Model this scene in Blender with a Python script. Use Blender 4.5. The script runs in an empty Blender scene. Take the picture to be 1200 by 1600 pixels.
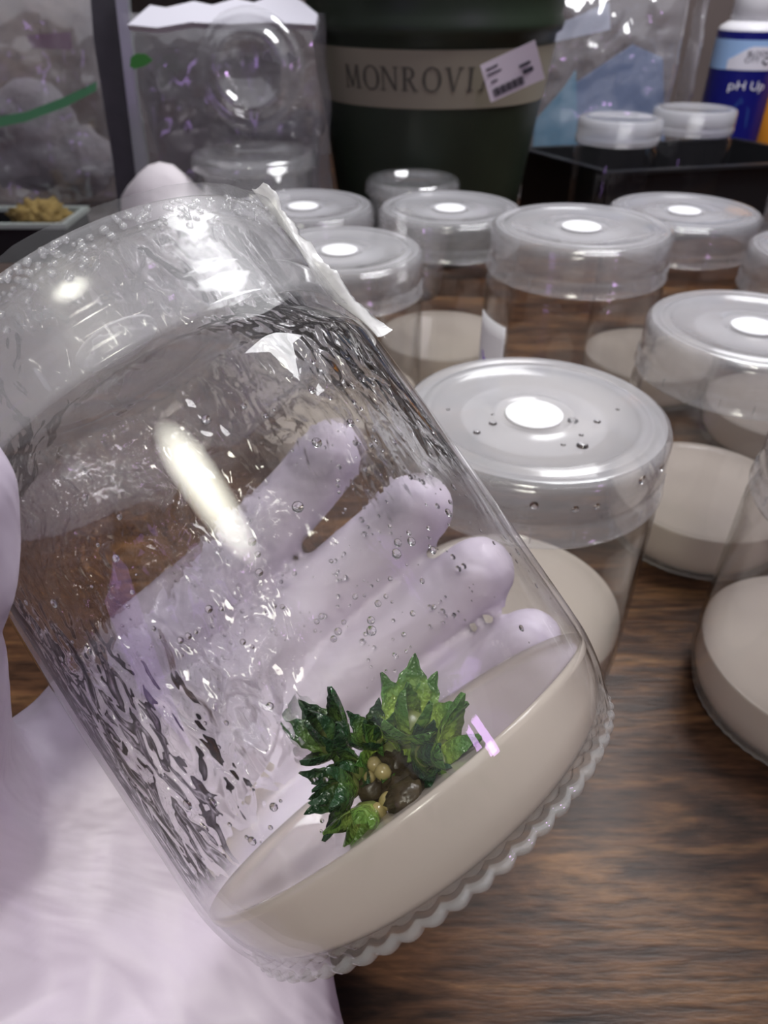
import bpy, bmesh, math, random
from mathutils import Vector, Matrix, noise
random.seed(7)
PI = math.pi
scene = bpy.context.scene
COL = scene.collection

# ------------------------------------------------------------------ camera
F = 1130.0
PITCH = math.radians(36.6)
CAM = Vector((0, 0, 0.1925))
FW = Vector((0, math.cos(PITCH), -math.sin(PITCH)))
RT = Vector((1, 0, 0))
UP = RT.cross(FW)
cd = bpy.data.cameras.new('camera')
cd.sensor_fit = 'VERTICAL'
cd.sensor_height = 36.0
cd.lens = F / 1600 * 36.0
cd.clip_start = 0.005
cd.clip_end = 20
cd.dof.use_dof = True
cd.dof.focus_distance = 0.105
cd.dof.aperture_fstop = 34
cam = bpy.data.objects.new('camera', cd)
COL.objects.link(cam)
cam.location = CAM
cam.rotation_euler = (PI / 2 - PITCH, 0, 0)
scene.camera = cam

# ------------------------------------------------------------------ world, lamps, exposure
w = bpy.data.worlds.new('room_light')
scene.world = w
w.use_nodes = True
w.node_tree.nodes['Background'].inputs[0].default_value = (0.93, 0.92, 1.0, 1)
w.node_tree.nodes['Background'].inputs[1].default_value = 0.58
def area(name, loc, target, sx, sy, radiance, col):
    l = bpy.data.lights.new(name, 'AREA')
    l.shape = 'RECTANGLE'
    l.size = sx
    l.size_y = sy
    l.energy = radiance * sx * sy * PI
    l.color = col
    o = bpy.data.objects.new(name, l)
    COL.objects.link(o)
    o.location = loc
    o.rotation_euler = (Vector(target) - Vector(loc)).to_track_quat('-Z', 'Y').to_euler()
    return o
cl = area('ceiling_lamp', (-0.090, -0.255, 0.65), (-0.030, 0.100, 0.140), 0.25, 0.40, 0.58, (1.0, 0.99, 0.86))
cl.data.spread = math.radians(20)
area('shelf_lamp', (0.30, 0.50, 0.82), (0.06, 0.50, 0.05), 0.40, 0.30, 20, (0.98, 0.98, 1.0))
area('purple_lamp', (0.54, -0.25, 0.47), (0.05, 0.2, 0.05), 0.05, 0.12, 20, (0.78, 0.45, 1.0))
area('purple_lamp', (-0.45, -0.28, 0.14), (-0.08, 0.06, 0.03), 0.10, 0.3, 2.2, (0.62, 0.38, 1.0))  # added low purple fill that tints the lower-left palm
vs = scene.view_settings
vs.view_transform = 'Standard'
vs.look = 'None'
vs.exposure = -0.13
vs.gamma = 1.0
vs.use_curve_mapping = False
cy = scene.cycles
cy.max_bounces = 9
cy.transmission_bounces = 12
cy.transparent_max_bounces = 28
cy.glossy_bounces = 3
cy.diffuse_bounces = 2
cy.use_light_tree = False
cy.use_adaptive_sampling = True
cy.adaptive_threshold = 0.05
cy.adaptive_min_samples = 16
cy.caustics_refractive = True
cy.caustics_reflective = False
cy.sample_clamp_indirect = 25.0
cy.use_denoising = True

# ------------------------------------------------------------------ helpers
def at(u, v, Y):                       # the point seen at a photo pixel, at world depth Y
    d = FW + RT * ((u - 600) / F) - UP * ((v - 800) / F)
    return CAM + d * ((Y - CAM.y) / d.y)
def dep(u, v, D):                      # the same, at distance D along the view axis
    d = FW + RT * ((u - 600) / F) - UP * ((v - 800) / F)
    return CAM + d * D
def tag(o, label=None, cat=None, group=None, kind=None):
    if label: o['label'] = label
    if cat: o['category'] = cat
    if group: o['group'] = group
    if kind: o['kind'] = kind
    return o
def empty(name, loc=(0, 0, 0), label=None, cat=None, group=None):
    o = bpy.data.objects.new(name, None)
    o.empty_display_size = 0.01
    COL.objects.link(o)
    o.location = loc
    return tag(o, label, cat, group)
def mkobj(name, me, parent=None, mat=None, smooth=True):
    if mat:
        for m in (mat if isinstance(mat, (list, tuple)) else [mat]):
            me.materials.append(m)
    if smooth:
        me.polygons.foreach_set('use_smooth', [True] * len(me.polygons))
    o = bpy.data.objects.new(name, me)
    COL.objects.link(o)
    if parent: o.parent = parent
    return o
def mesh(name, verts, faces, mi=None):
    me = bpy.data.meshes.new(name)
    me.from_pydata([tuple(v) for v in verts], [], faces)
    if mi: me.polygons.foreach_set('material_index', mi)
    me.update()
    return me
def from_bm(name, bm, normals=True):
    me = bpy.data.meshes.new(name)
    if normals: bmesh.ops.recalc_face_normals(bm, faces=bm.faces)
    bm.to_mesh(me)
    bm.free()
    return me
def resample(p, k=3):
    out = []
    for i in range(len(p) - 1):
        a = p[max(i - 1, 0)]; b = p[i]; c = p[i + 1]; d = p[min(i + 2, len(p) - 1)]
        for j in range(k):
            t = j / k
            q = []
            for n in range(2):
                m1 = (c[n] - a[n]) * 0.35
                m2 = (d[n] - b[n]) * 0.35
                t2, t3 = t * t, t * t * t
                lo, hi = min(b[n], c[n]), max(b[n], c[n])
                val = (2*t3 - 3*t2 + 1)*b[n] + (t3 - 2*t2 + t)*m1 + (-2*t3 + 3*t2)*c[n] + (t3 - t2)*m2
                q.append(val if hi - lo > 1e-9 else b[n])
            out.append((max(q[0], 0), q[1]))
    out.append(p[-1])
    return out
def lathe(name, prof, seg=96, disp=None, mi_fn=None, loop=False):
    """revolve (r,z); r==0 ends become poles; disp(r,z,a)->(r,z)"""
    V, Fc, MI, rings = [], [], [], []
    for i, (r, z) in enumerate(prof):
        if r < 1e-7:
            rings.append([len(V)]); V.append((0, 0, z)); continue
        ring = []
        for k in range(seg):
            a = 2 * PI * k / seg
            rr, zz = disp(r, z, a) if disp else (r, z)
            ring.append(len(V)); V.append((rr * math.cos(a), rr * math.sin(a), zz))
        rings.append(ring)
    n = len(rings)
    for i in range(n if loop else n - 1):
        A, B = rings[i], rings[(i + 1) % n]
        m = mi_fn(i) if mi_fn else 0
        if len(A) == 1 and len(B) == 1: continue
        for k in range(seg):
            k2 = (k + 1) % seg
            if len(A) == 1: f = (A[0], B[k2], B[k])
            elif len(B) == 1: f = (A[k], A[k2], B[0])
            else: f = (A[k], A[k2], B[k2], B[k])
            Fc.append(f); MI.append(m)
    me = mesh(name, V, Fc, MI)
    return me
def fix_normals(me):
    bm = bmesh.new(); bm.from_mesh(me)
    bmesh.ops.recalc_face_normals(bm, faces=bm.faces)
    bm.to_mesh(me); bm.free()
    return me
def box_bm(bm, lo, hi, M=None):
    vs_ = []
    for x in (lo[0], hi[0]):
        for y in (lo[1], hi[1]):
            for z in (lo[2], hi[2]):
                p = Vector((x, y, z))
                vs_.append(bm.verts.new(M @ p if M else p))
    for f in ((0,1,3,2),(4,6,7,5),(0,4,5,1),(2,3,7,6),(0,2,6,4),(1,5,7,3)):
        bm.faces.new([vs_[i] for i in f])
def bevel_box(name, lo, hi, b=0.001, seg=2):
    bm = bmesh.new(); box_bm(bm, lo, hi)
    bmesh.ops.bevel(bm, geom=bm.edges[:], offset=b, segments=seg, affect='EDGES', profile=0.5)
    return from_bm(name, bm)

# ------------------------------------------------------------------ materials
def newmat(name):
    m = bpy.data.materials.new(name)
    m.use_nodes = True
    nt = m.node_tree
    nt.nodes.clear()
    out = nt.nodes.new('ShaderNodeOutputMaterial')
    return m, nt, out
def nd(nt, t, **kw):
    n = nt.nodes.new(t)
    for k, v in kw.items():
        if k.startswith('i_'):
            key = k[2:].replace('_', ' ')
            n.inputs[key].default_value = v
        else: setattr(n, k, v)
    return n
def c4(c): return (c[0], c[1], c[2], 1)
def principled(name, col, rough=0.5, spec=0.5, noise_amt=0.0, nscale=40, bump=0.0, bscale=200, sss=0, coat=0, bdist=0.0004):
    m, nt, out = newmat(name)
    p = nd(nt, 'ShaderNodeBsdfPrincipled')
    p.inputs['Base Color'].default_value = c4(col)
    p.inputs['Roughness'].default_value = rough
    p.inputs['Specular IOR Level'].default_value = spec
    p.inputs['Coat Weight'].default_value = coat
    if sss:
        p.inputs['Subsurface Weight'].default_value = sss
        p.inputs['Subsurface Radius'].default_value = (0.004, 0.003, 0.003)
        p.inputs['Subsurface Scale'].default_value = 1.0
    tc = nd(nt, 'ShaderNodeTexCoord')
    if noise_amt:
        n = nd(nt, 'ShaderNodeTexNoise', i_Scale=nscale, i_Detail=5.0)
        nt.links.new(tc.outputs['Object'], n.inputs['Vector'])
        mx = nd(nt, 'ShaderNodeMix', data_type='RGBA')
        mx.inputs[6].default_value = c4([c * (1 - noise_amt) for c in col])
        mx.inputs[7].default_value = c4([min(1, c * (1 + noise_amt)) for c in col])
        nt.links.new(n.outputs['Fac'], mx.inputs[0])
        nt.links.new(mx.outputs[2], p.inputs['Base Color'])
    if bump:
        n2 = nd(nt, 'ShaderNodeTexNoise', i_Scale=bscale, i_Detail=4.0)
        nt.links.new(tc.outputs['Object'], n2.inputs['Vector'])
        b = nd(nt, 'ShaderNodeBump', i_Strength=bump, i_Distance=bdist)
        nt.links.new(n2.outputs['Fac'], b.inputs['Height'])
        nt.links.new(b.outputs[0], p.inputs['Normal'])
    nt.links.new(p.outputs[0], out.inputs[0])
    return m
def glass(name, ior=1.5, col=(1, 1, 1), bump=None):
    m, nt, out = newmat(name)
    g = nd(nt, 'ShaderNodeBsdfGlass', i_Color=c4(col), i_Roughness=0.0, i_IOR=ior)
    if bump:
        tc = nd(nt, 'ShaderNodeTexCoord')
        prev = None
        for (sc, st, dist, patch) in bump:
            n = nd(nt, 'ShaderNodeTexNoise', i_Scale=sc, i_Detail=2.5, i_Roughness=0.55)
            nt.links.new(tc.outputs['Object'], n.inputs['Vector'])
            b = nd(nt, 'ShaderNodeBump', i_Strength=st, i_Distance=dist)
            h = n.outputs['Fac']
            if patch:
                pn = nd(nt, 'ShaderNodeTexNoise', i_Scale=patch, i_Detail=2.0)
                nt.links.new(tc.outputs['Object'], pn.inputs['Vector'])
                rp = nd(nt, 'ShaderNodeMapRange')
                rp.inputs[1].default_value = 0.46
                rp.inputs[2].default_value = 0.58
                nt.links.new(pn.outputs['Fac'], rp.inputs[0])
                mu = nd(nt, 'ShaderNodeMath', operation='MULTIPLY')
                nt.links.new(h, mu.inputs[0]); nt.links.new(rp.outputs[0], mu.inputs[1])
                h = mu.outputs[0]
            nt.links.new(h, b.inputs['Height'])
            if prev: nt.links.new(prev.outputs[0], b.inputs['Normal'])
            prev = b
        nt.links.new(prev.outputs[0], g.inputs['Normal'])
    nt.links.new(g.outputs[0], out.inputs[0])
    return m
def schlick(nt, f0=0.04, normal=None):
    lw = nd(nt, 'ShaderNodeLayerWeight', i_Blend=0.5)
    if normal: nt.links.new(normal, lw.inputs['Normal'])
    pw = nd(nt, 'ShaderNodeMath', operation='POWER'); pw.inputs[1].default_value = 5.0
    nt.links.new(lw.outputs['Facing'], pw.inputs[0])
    ma = nd(nt, 'ShaderNodeMath', operation='MULTIPLY_ADD'); ma.inputs[1].default_value = 1 - f0; ma.inputs[2].default_value = f0
    nt.links.new(pw.outputs[0], ma.inputs[0])
    return ma.outputs[0]
def wall_glass(name, wet=None, rough=0.0, ior=1.13):
    """glass wall thin enough that light passes nearly straight; wet faces bend it in wavy patches"""
    m, nt, out = newmat(name)
    t = nd(nt, 'ShaderNodeBsdfTransparent')
    g = nd(nt, 'ShaderNodeBsdfGlossy', i_Roughness=rough)
    mx = nd(nt, 'ShaderNodeMixShader')
    body = t.outputs[0]
    nrm = None
    if wet:
        tc0 = nd(nt, 'ShaderNodeTexCoord')
        tc = nd(nt, 'ShaderNodeMapping'); tc.inputs['Scale'].default_value = (1, 1, .62); nt.links.new(tc0.outputs['Object'], tc.inputs[0])
        (s1, d1), (s2, d2), patch, lo, hi, amt = wet
        n1 = nd(nt, 'ShaderNodeTexNoise', i_Scale=s1, i_Detail=0.0)
        n2 = nd(nt, 'ShaderNodeTexNoise', i_Scale=s2, i_Detail=1.5, i_Distortion=0.4)
        pn = nd(nt, 'ShaderNodeTexNoise', i_Scale=patch, i_Detail=1.0)
        for q in (n1, n2, pn): nt.links.new(tc.outputs[0], q.inputs['Vector'])
        rp = nd(nt, 'ShaderNodeMapRange'); rp.inputs[1].default_value = lo; rp.inputs[2].default_value = hi
        sz = nd(nt, 'ShaderNodeSeparateXYZ'); nt.links.new(tc0.outputs['Object'], sz.inputs[0])
        zf = nd(nt, 'ShaderNodeMapRange'); zf.inputs[1].default_value = .022; zf.inputs[2].default_value = .036
        zy = nd(nt, 'ShaderNodeMath', operation='MULTIPLY_ADD'); zy.inputs[1].default_value = -.42
        nt.links.new(sz.outputs['Y'], zy.inputs[0]); nt.links.new(sz.outputs['Z'], zy.inputs[2]); nt.links.new(zy.outputs[0], zf.inputs[0])
        zm = nd(nt, 'ShaderNodeMath', operation='MULTIPLY'); nt.links.new(pn.outputs['Fac'], zm.inputs[0]); nt.links.new(zf.outputs[0], zm.inputs[1])
        nt.links.new(zm.outputs[0], rp.inputs[0])
        b1 = nd(nt, 'ShaderNodeBump', i_Strength=1.0, i_Distance=d1)
        nt.links.new(n1.outputs['Fac'], b1.inputs['Height'])
        h2 = nd(nt, 'ShaderNodeMath', operation='MULTIPLY')
        nt.links.new(n2.outputs['Fac'], h2.inputs[0]); nt.links.new(rp.outputs[0], h2.inputs[1])
        b2 = nd(nt, 'ShaderNodeBump', i_Strength=1.0, i_Distance=d2)
        nt.links.new(h2.outputs[0], b2.inputs['Height']); nt.links.new(b1.outputs[0], b2.inputs['Normal'])
        nrm = b2.outputs[0]
        nt.links.new(nrm, g.inputs['Normal'])
        rf = nd(nt, 'ShaderNodeBsdfRefraction', i_IOR=ior, i_Roughness=0.0)
        nt.links.new(nrm, rf.inputs['Normal'])
        mm = nd(nt, 'ShaderNodeMixShader')
        ml = nd(nt, 'ShaderNodeMath', operation='MULTIPLY'); ml.inputs[1].default_value = amt
        nt.links.new(rp.outputs[0], ml.inputs[0]); nt.links.new(ml.outputs[0], mm.inputs[0])
        nt.links.new(t.outputs[0], mm.inputs[1]); nt.links.new(rf.outputs[0], mm.inputs[2])
        body = mm.outputs[0]
    nt.links.new(schlick(nt, 0.04, nrm), mx.inputs[0])
    nt.links.new(body, mx.inputs[1]); nt.links.new(g.outputs[0], mx.inputs[2])
    nt.links.new(mx.outputs[0], out.inputs[0])
    return m
def translucent(name, col, opac, rough=0.25, trans=0.5, spec=1.0, bump=0, bscale=300, ior=1.45, bdist=0.0004, mottled=0):
    """sheet plastic: part clear, part milky, with a fresnel gloss"""
    m, nt, out = newmat(name)
    t = nd(nt, 'ShaderNodeBsdfTransparent')
    d = nd(nt, 'ShaderNodeBsdfDiffuse', i_Color=c4(col))
    tl = nd(nt, 'ShaderNodeBsdfTranslucent', i_Color=c4(col))
    g = nd(nt, 'ShaderNodeBsdfGlossy', i_Roughness=rough)
    g.inputs['Color'].default_value = (spec, spec, spec, 1)
    m1 = nd(nt, 'ShaderNodeMixShader'); m1.inputs[0].default_value = trans
    m2 = nd(nt, 'ShaderNodeMixShader'); m2.inputs[0].default_value = opac
    m3 = nd(nt, 'ShaderNodeMixShader')
    f0 = ((ior - 1) / (ior + 1)) ** 2
    nt.links.new(d.outputs[0], m1.inputs[1]); nt.links.new(tl.outputs[0], m1.inputs[2])
    nt.links.new(t.outputs[0], m2.inputs[1]); nt.links.new(m1.outputs[0], m2.inputs[2])
    nt.links.new(m2.outputs[0], m3.inputs[1]); nt.links.new(g.outputs[0], m3.inputs[2])
    tc = nd(nt, 'ShaderNodeTexCoord')
    nrm = None
    if bump:
        n = nd(nt, 'ShaderNodeTexNoise', i_Scale=bscale, i_Detail=1.0)
        nt.links.new(tc.outputs['Object'], n.inputs['Vector'])
        b = nd(nt, 'ShaderNodeBump', i_Strength=bump, i_Distance=bdist)
        nt.links.new(n.outputs['Fac'], b.inputs['Height'])
        for s in (d, tl, g): nt.links.new(b.outputs[0], s.inputs['Normal'])
        nrm = b.outputs[0]
    nt.links.new(schlick(nt, f0, nrm), m3.inputs[0])
    if mottled:
        n = nd(nt, 'ShaderNodeTexNoise', i_Scale=mottled, i_Detail=4.0)
        nt.links.new(tc.outputs['Object'], n.inputs['Vector'])
        mr = nd(nt, 'ShaderNodeMapRange')
        mr.inputs[1].default_value = 0.3; mr.inputs[2].default_value = 0.7
        mr.inputs[3].default_value = opac * 0.6; mr.inputs[4].default_value = opac * 1.4
        nt.links.new(n.outputs['Fac'], mr.inputs[0]); nt.links.new(mr.outputs[0], m2.inputs[0])
    nt.links.new(m3.outputs[0], out.inputs[0])
    return m

M = {}
M['glass'] = glass('clear_glass')
M['wall_glass'] = wall_glass('wall_glass')
M['wet_glass'] = wall_glass('wet_glass', ((80, .0014), (300, .0050), 34, .33, .50, .85))
M['damp_glass'] = wall_glass('damp_glass')
M['water'] = glass('water', 1.33, (1, 1, 1))
M['base_glass'] = translucent('base_glass', (0.95, 0.97, 0.97), 0.28, 0.04, 0.45, ior=1.9)
M['beads'] = translucent('water_beads', (0.95, 0.96, 0.98), 0.20, 0.05, 0.4, ior=1.6)
M['lid'] = translucent('lid_plastic', (0.90, 0.90, 0.95), 0.38, 0.16, 0.35)
M['lid_side'] = translucent('lid_side_plastic', (0.90, 0.90, 0.95), 0.17, 0.09, 0.40, bump=0.35, bscale=70, bdist=.0012, ior=1.55)
M['held_lid'] = translucent('held_lid_plastic', (0.90, 0.90, 0.94), 0.17, 0.12, 0.45, bump=0.3, bscale=60, bdist=.0012)
M['film'] = translucent('clear_film', (0.85, 0.86, 0.9), 0.06, 0.32, 0.5, spec=.6)
M['bag'] = translucent('bag_film', (0.90, 0.88, 0.94), 0.24, 0.07, 0.5, bump=0.9, bscale=17, bdist=0.014, ior=2.0)
M['clear_cup'] = translucent('clear_cup', (0.85, 0.85, 0.88), 0.10, 0.06, 0.5, ior=1.8)
M['filter'] = principled('filter_white', (0.92, 0.92, 0.95), 0.8, bump=0.5, bscale=1500)
M['agar'] = translucent('agar_gel', (0.83, 0.745, 0.665), 0.87, 0.12, 0.42, ior=1.34)
M['torn'] = translucent('torn_film', (0.93, 0.93, 0.93), 0.85, 0.3, 0.4, bump=0.5, bscale=600)
M['glove'] = None
def wood():
    m, nt, out = newmat('dark_wood')
    tc = nd(nt, 'ShaderNodeTexCoord')
    mp = nd(nt, 'ShaderNodeMapping')
    mp.inputs['Rotation'].default_value = (0, 0, math.radians(-7))
    mp.inputs['Scale'].default_value = (7, 42, 10)
    nt.links.new(tc.outputs['Object'], mp.inputs[0])
    n1 = nd(nt, 'ShaderNodeTexNoise', i_Scale=1.6, i_Detail=8.0, i_Roughness=0.62, i_Distortion=0.7)
    nt.links.new(mp.outputs[0], n1.inputs['Vector'])
    mp2 = nd(nt, 'ShaderNodeMapping')
    mp2.inputs['Rotation'].default_value = (0, 0, math.radians(-7))
    mp2.inputs['Scale'].default_value = (45, 330, 30)
    nt.links.new(tc.outputs['Object'], mp2.inputs[0])
    n2 = nd(nt, 'ShaderNodeTexNoise', i_Scale=1.5, i_Detail=5.0, i_Roughness=0.6)
    nt.links.new(mp2.outputs[0], n2.inputs['Vector'])
    r1 = nd(nt, 'ShaderNodeValToRGB')
    e = r1.color_ramp.elements
    e[0].position = 0.32; e[0].color = (0.010, 0.005, 0.004, 1)
    e[1].position = 0.72; e[1].color = (0.20, 0.105, 0.045, 1)
    k = r1.color_ramp.elements.new(0.5); k.color = (0.068, 0.032, 0.016, 1)
    nt.links.new(n1.outputs['Fac'], r1.inputs[0])
    r2 = nd(nt, 'ShaderNodeValToRGB')
    e = r2.color_ramp.elements
    e[0].position = 0.36; e[0].color = (0.42, 0.40, 0.40, 1)
    e[1].position = 0.62; e[1].color = (1.25, 1.2, 1.15, 1)
    nt.links.new(n2.outputs['Fac'], r2.inputs[0])
    mx = nd(nt, 'ShaderNodeMix', data_type='RGBA', blend_type='MULTIPLY')
    mx.inputs[0].default_value = 1.0
    nt.links.new(r1.outputs[0], mx.inputs[6]); nt.links.new(r2.outputs[0], mx.inputs[7])
    p = nd(nt, 'ShaderNodeBsdfPrincipled', i_Roughness=0.36)
    p.inputs['Specular IOR Level'].default_value = 0.2
    nt.links.new(mx.outputs[2], p.inputs['Base Color'])
    b = nd(nt, 'ShaderNodeBump', i_Strength=0.35, i_Distance=0.0006)
    nt.links.new(n2.outputs['Fac'], b.inputs['Height'])
    nt.links.new(b.outputs[0], p.inputs['Normal'])
    nt.links.new(p.outputs[0], out.inputs[0])
    return m
M['wood'] = wood()
def glove_mat():
    m, nt, out = newmat('lavender_glove')
    tc = nd(nt, 'ShaderNodeTexCoord')
    p = nd(nt, 'ShaderNodeBsdfPrincipled', i_Roughness=0.5)
    p.inputs['Base Color'].default_value = (0.65, 0.575, 0.675, 1)
    p.inputs['Subsurface Weight'].default_value = 0.0
    p.inputs['Subsurface Radius'].default_value = (0.005, 0.003, 0.005)
    n = nd(nt, 'ShaderNodeTexNoise', i_Scale=20, i_Detail=3.0, i_Distortion=1.0)
    mp = nd(nt, 'ShaderNodeMapping'); mp.inputs['Rotation'].default_value = (0.3, 0.5, 0.7); mp.inputs['Scale'].default_value = (1, 2.2, 1)
    nt.links.new(tc.outputs['Object'], mp.inputs[0]); nt.links.new(mp.outputs[0], n.inputs['Vector'])
    b = nd(nt, 'ShaderNodeBump', i_Strength=0.4, i_Distance=0.008)
    nt.links.new(n.outputs['Fac'], b.inputs['Height'])
    n2 = nd(nt, 'ShaderNodeTexNoise', i_Scale=1500, i_Detail=2.0)
    nt.links.new(tc.outputs['Object'], n2.inputs['Vector'])
    b2 = nd(nt, 'ShaderNodeBump', i_Strength=0.12, i_Distance=0.0003)
    nt.links.new(n2.outputs['Fac'], b2.inputs['Height']); nt.links.new(b.outputs[0], b2.inputs['Normal'])
    nt.links.new(b.outputs[0], p.inputs['Normal'])
    nt.links.new(p.outputs[0], out.inputs[0])
    return m
M['glove'] = glove_mat()

# ------------------------------------------------------------------ the setting
t = empty('table', (0.1, 0.35, 0), 'dark brown wood-grain table top carrying the jars and trays', 'table')
tm = bevel_box('table_top', (-1.0, -0.75, -0.03), (1.0, 0.72, 0.0), 0.003)
mkobj('table_top', tm, t, M['wood'])
for lx in (-0.94, 0.94):
    for ly in (-0.69, 0.66):
        mkobj('leg', bevel_box('leg', (lx - 0.03, ly - 0.03, -0.72), (lx + 0.03, ly + 0.03, -0.03), 0.002), t, M['wood'])
M['wall'] = principled('taupe_wall', (0.17, 0.135, 0.125), 0.8, noise_amt=0.25, nscale=9)
wb = mkobj('wall_back', bevel_box('wall_back', (-1.6, 1.10, -0.72), (1.8, 1.16, 1.3), 0.002), None, M['wall'])
tag(wb, kind='structure')
M['wall2'] = principled('dim_wall', (0.22, 0.20, 0.21), 0.8, noise_amt=0.2, nscale=4)
for nm, lo, hi in (('wall_left', (-1.66, -1.6, -.72), (-1.6, 1.16, 1.3)), ('wall_right', (1.8, -1.6, -.72), (1.86, 1.16, 1.3)), ('wall_front', (-1.66, -1.66, -.72), (1.86, -1.6, 1.3))):
    tag(mkobj(nm, bevel_box(nm, lo, hi, 0.002), None, M['wall2']), kind='structure')
tag(mkobj('floor', bevel_box('floor', (-1.66, -1.66, -.76), (1.86, 1.16, -.72), 0.002), None, M['wall2']), kind='structure')

# ------------------------------------------------------------------ culture jars
KN = 60
def jar_profile(H, ns=1.0):
    o = [(0, .0022), (.024, .0020), (.0285, .0014), (.0310, .0010), (.0330, .0012), (.0343, .0022), (.0342, .0031),
         (.0350, .0042), (.0364, .0078), (.0373, .0125), (.0375, .0180), (.0375, H * .45), (.0375, H - .027), (.0372, H - .0235), (.0361, H - .0203),
         (.0352, H - .0182), (.0347, H - .0165), (.0347, H - .0140), (.0353, H - .0128), (.0347, H - .0114), (.0347, H - .0090), (.0353, H - .0078), (.0347, H - .0064), (.0347, H - .0040), (.0342, H - .0026)]
    i = [(.0330, H - .0026), (.0326, H - .0040), (.0326, H - .0165), (.0340, H - .0185), (.0351, H - .0206), (.0362, H - .0238), (.0366, H - .0270),
         (.0366, H * .45), (.0366, .0180), (.0364, .0125), (.0355, .0080), (.0341, .0046), (.0328, .0033), (.0285, .0030), (0, .0030)]
    sc = lambda L: [(r * (1 + (ns - 1) * max(0, min(1, (z - (H - .030)) / .012))), z) for r, z in L]
    return sc(o), sc(i)
def jar_mesh(H, seg, ns=1.0, gel=.022):
    o, i = jar_profile(H, ns)
    o = resample(o, 3); i = resample(i, 3)
    def disp(r, z, a):
        if z < .0046 and .0300 < r < .0352:
            wgt = math.exp(-((r - .0338) / .0016) ** 2) * (1 if z < .0036 else .5)
            k = abs(math.cos(a * KN / 2))
            return r + .0004 * k * wgt, z - .0006 * k * wgt
        return r, z
    n_o = len(o)
    allp = o + i
    me = lathe('glass_body', allp, seg, disp, (lambda q: 0 if allp[q][1] < .0034 and allp[q + 1][1] < .0034 else (2 if q >= n_o and allp[q][1] > gel else 1)))
    return fix_normals(me)
def lid_mesh(H, seg):
    p = [(0, H - .0012), (.0102, H - .0012), (.0108, H - .0008), (.0114, H - .0012), (.0272, H - .0012), (.0282, H - .0004), (.0292, H), (.0306, H), (.0313, H - .0006), (.0322, H - .0006),
         (.0330, H), (.0352, H - .0001), (.0364, H - .0008), (.0369, H - .0020), (.0370, H - .0050), (.0370, H - .0108), (.0366, H - .0114), (.0366, H - .0124),
         (.0373, H - .0130), (.0375, H - .0145), (.0376, H - .0172), (.0379, H - .0177), (.0377, H - .0184),
         (.0366, H - .0182), (.0363, H - .0140), (.0359, H - .0100), (.0358, H - .0045), (.0348, H - .0024), (.0200, H - .0024), (0, H - .0024)]
    return fix_normals(lathe('lid', p, seg, None, lambda q: 0 if p[q][0] < .0335 else 1))
def filter_mesh(H):
    p = [(0, H - .0005), (.0030, H - .0005), (.0034, H - .0008), (.0040, H - .0005), (.0074, H - .0005), (.0080, H - .0008), (.0080, H - .00115), (0, H - .00115)]
    return fix_normals(lathe('filter_disc', p, 40))
def agar_mesh(top, seg=96, R=.03645):
    p = [(0, .0031), (.0284, .0031), (.0326, .0035), (.0339, .0048), (.0353, .0081), (.0362, .0125), (R, top - .0012), (R, top - .0002), (R - .0004, top), (R - .0020, top - .0009), (R - .006, top - .0013), (0, top - .0013)]
    return fix_normals(lathe('agar_gel', p, seg))
def rib_mesh(H, n=22):
    bm = bmesh.new()
    for k in range(n):
        a = 2 * PI * k / n
        Mt = Matrix.Rotation(a, 4, 'Z')
        box_bm(bm, (.0368, -.00015, H - .0168), (.03768, .00015, H - .0136), Mt)
    return from_bm('grip_ribs', bm)
def dome_into(bm, c, nrm, r, h, seg=8, rings=3):
    nrm = nrm.normalized()
    a = nrm.orthogonal().normalized(); b = nrm.cross(a)
    rs = []
    for i in range(rings):
        e = i / rings * PI / 2
        rs.append([bm.verts.new(c + nrm * (h * math.sin(e)) + (a * math.cos(q) + b * math.sin(q)) * r * math.cos(e)) for q in [2 * PI * k / seg for k in range(seg)]])
    top = bm.verts.new(c + nrm * h)
    bm.faces.new(list(reversed(rs[0])))
    for i in range(rings - 1):
        for k in range(seg): bm.faces.new((rs[i][k], rs[i][(k + 1) % seg], rs[i + 1][(k + 1) % seg], rs[i + 1][k]))
    for k in range(seg): bm.faces.new((rs[-1][k], rs[-1][(k + 1) % seg], top))
JG = 'glass culture jars standing on the table'
_cache = {}
def jar(loc, H, label, agar_top=.021, rot=0, group=JG, seg=180, scale=1.0, lid=True):
    e = empty('culture_jar', loc, label, 'jar', group)
    e.rotation_euler = (0, 0, rot)
    e.scale = (scale,) * 3
    key = (H, seg)
    if key not in _cache:
        g = jar_mesh(H, seg); g.materials.append(M['base_glass']); g.materials.append(M['wall_glass']); g.materials.append(M['damp_glass'])
        l = lid_mesh(H, 128); l.materials.append(M['lid']); l.materials.append(M['lid_side'])
        fm = filter_mesh(H); fm.materials.append(M['filter'])
        rb = rib_mesh(H); rb.materials.append(M['lid_side'])
        _cache[key] = (g, l, fm, rb)
    g, l, fm, rb = _cache[key]
    mkobj('glass_body', g, e)
    lo = mkobj('lid', l, e)
    f = mkobj('filter_disc', fm, lo)
    f['label'] = 'white round filter patch'
    r = mkobj('grip_ribs', rb, lo, smooth=False); r['kind'] = 'stuff'
    if agar_top: mkobj('agar_gel', agar_mesh(agar_top), e, M['agar'])
    return e, lo
def lidpos(u, v, H):
    d = FW + RT * ((u - 600) / F) - UP * ((v - 800) / F)
    p = CAM + d * ((H - CAM.z) / d.z)
    return (p.x, p.y, 0)
J1, J1lid = jar(lidpos(835, 642, .096), .096, 'clear jar whose frosted lid shows scattered water drops, beside the held jar', .024)
J2, _ = jar(lidpos(1180, 506, .093), .093, 'clear jar behind the droplet-covered lid, cut by the right picture edge, cloudy gel inside', .0225, 1)
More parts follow.
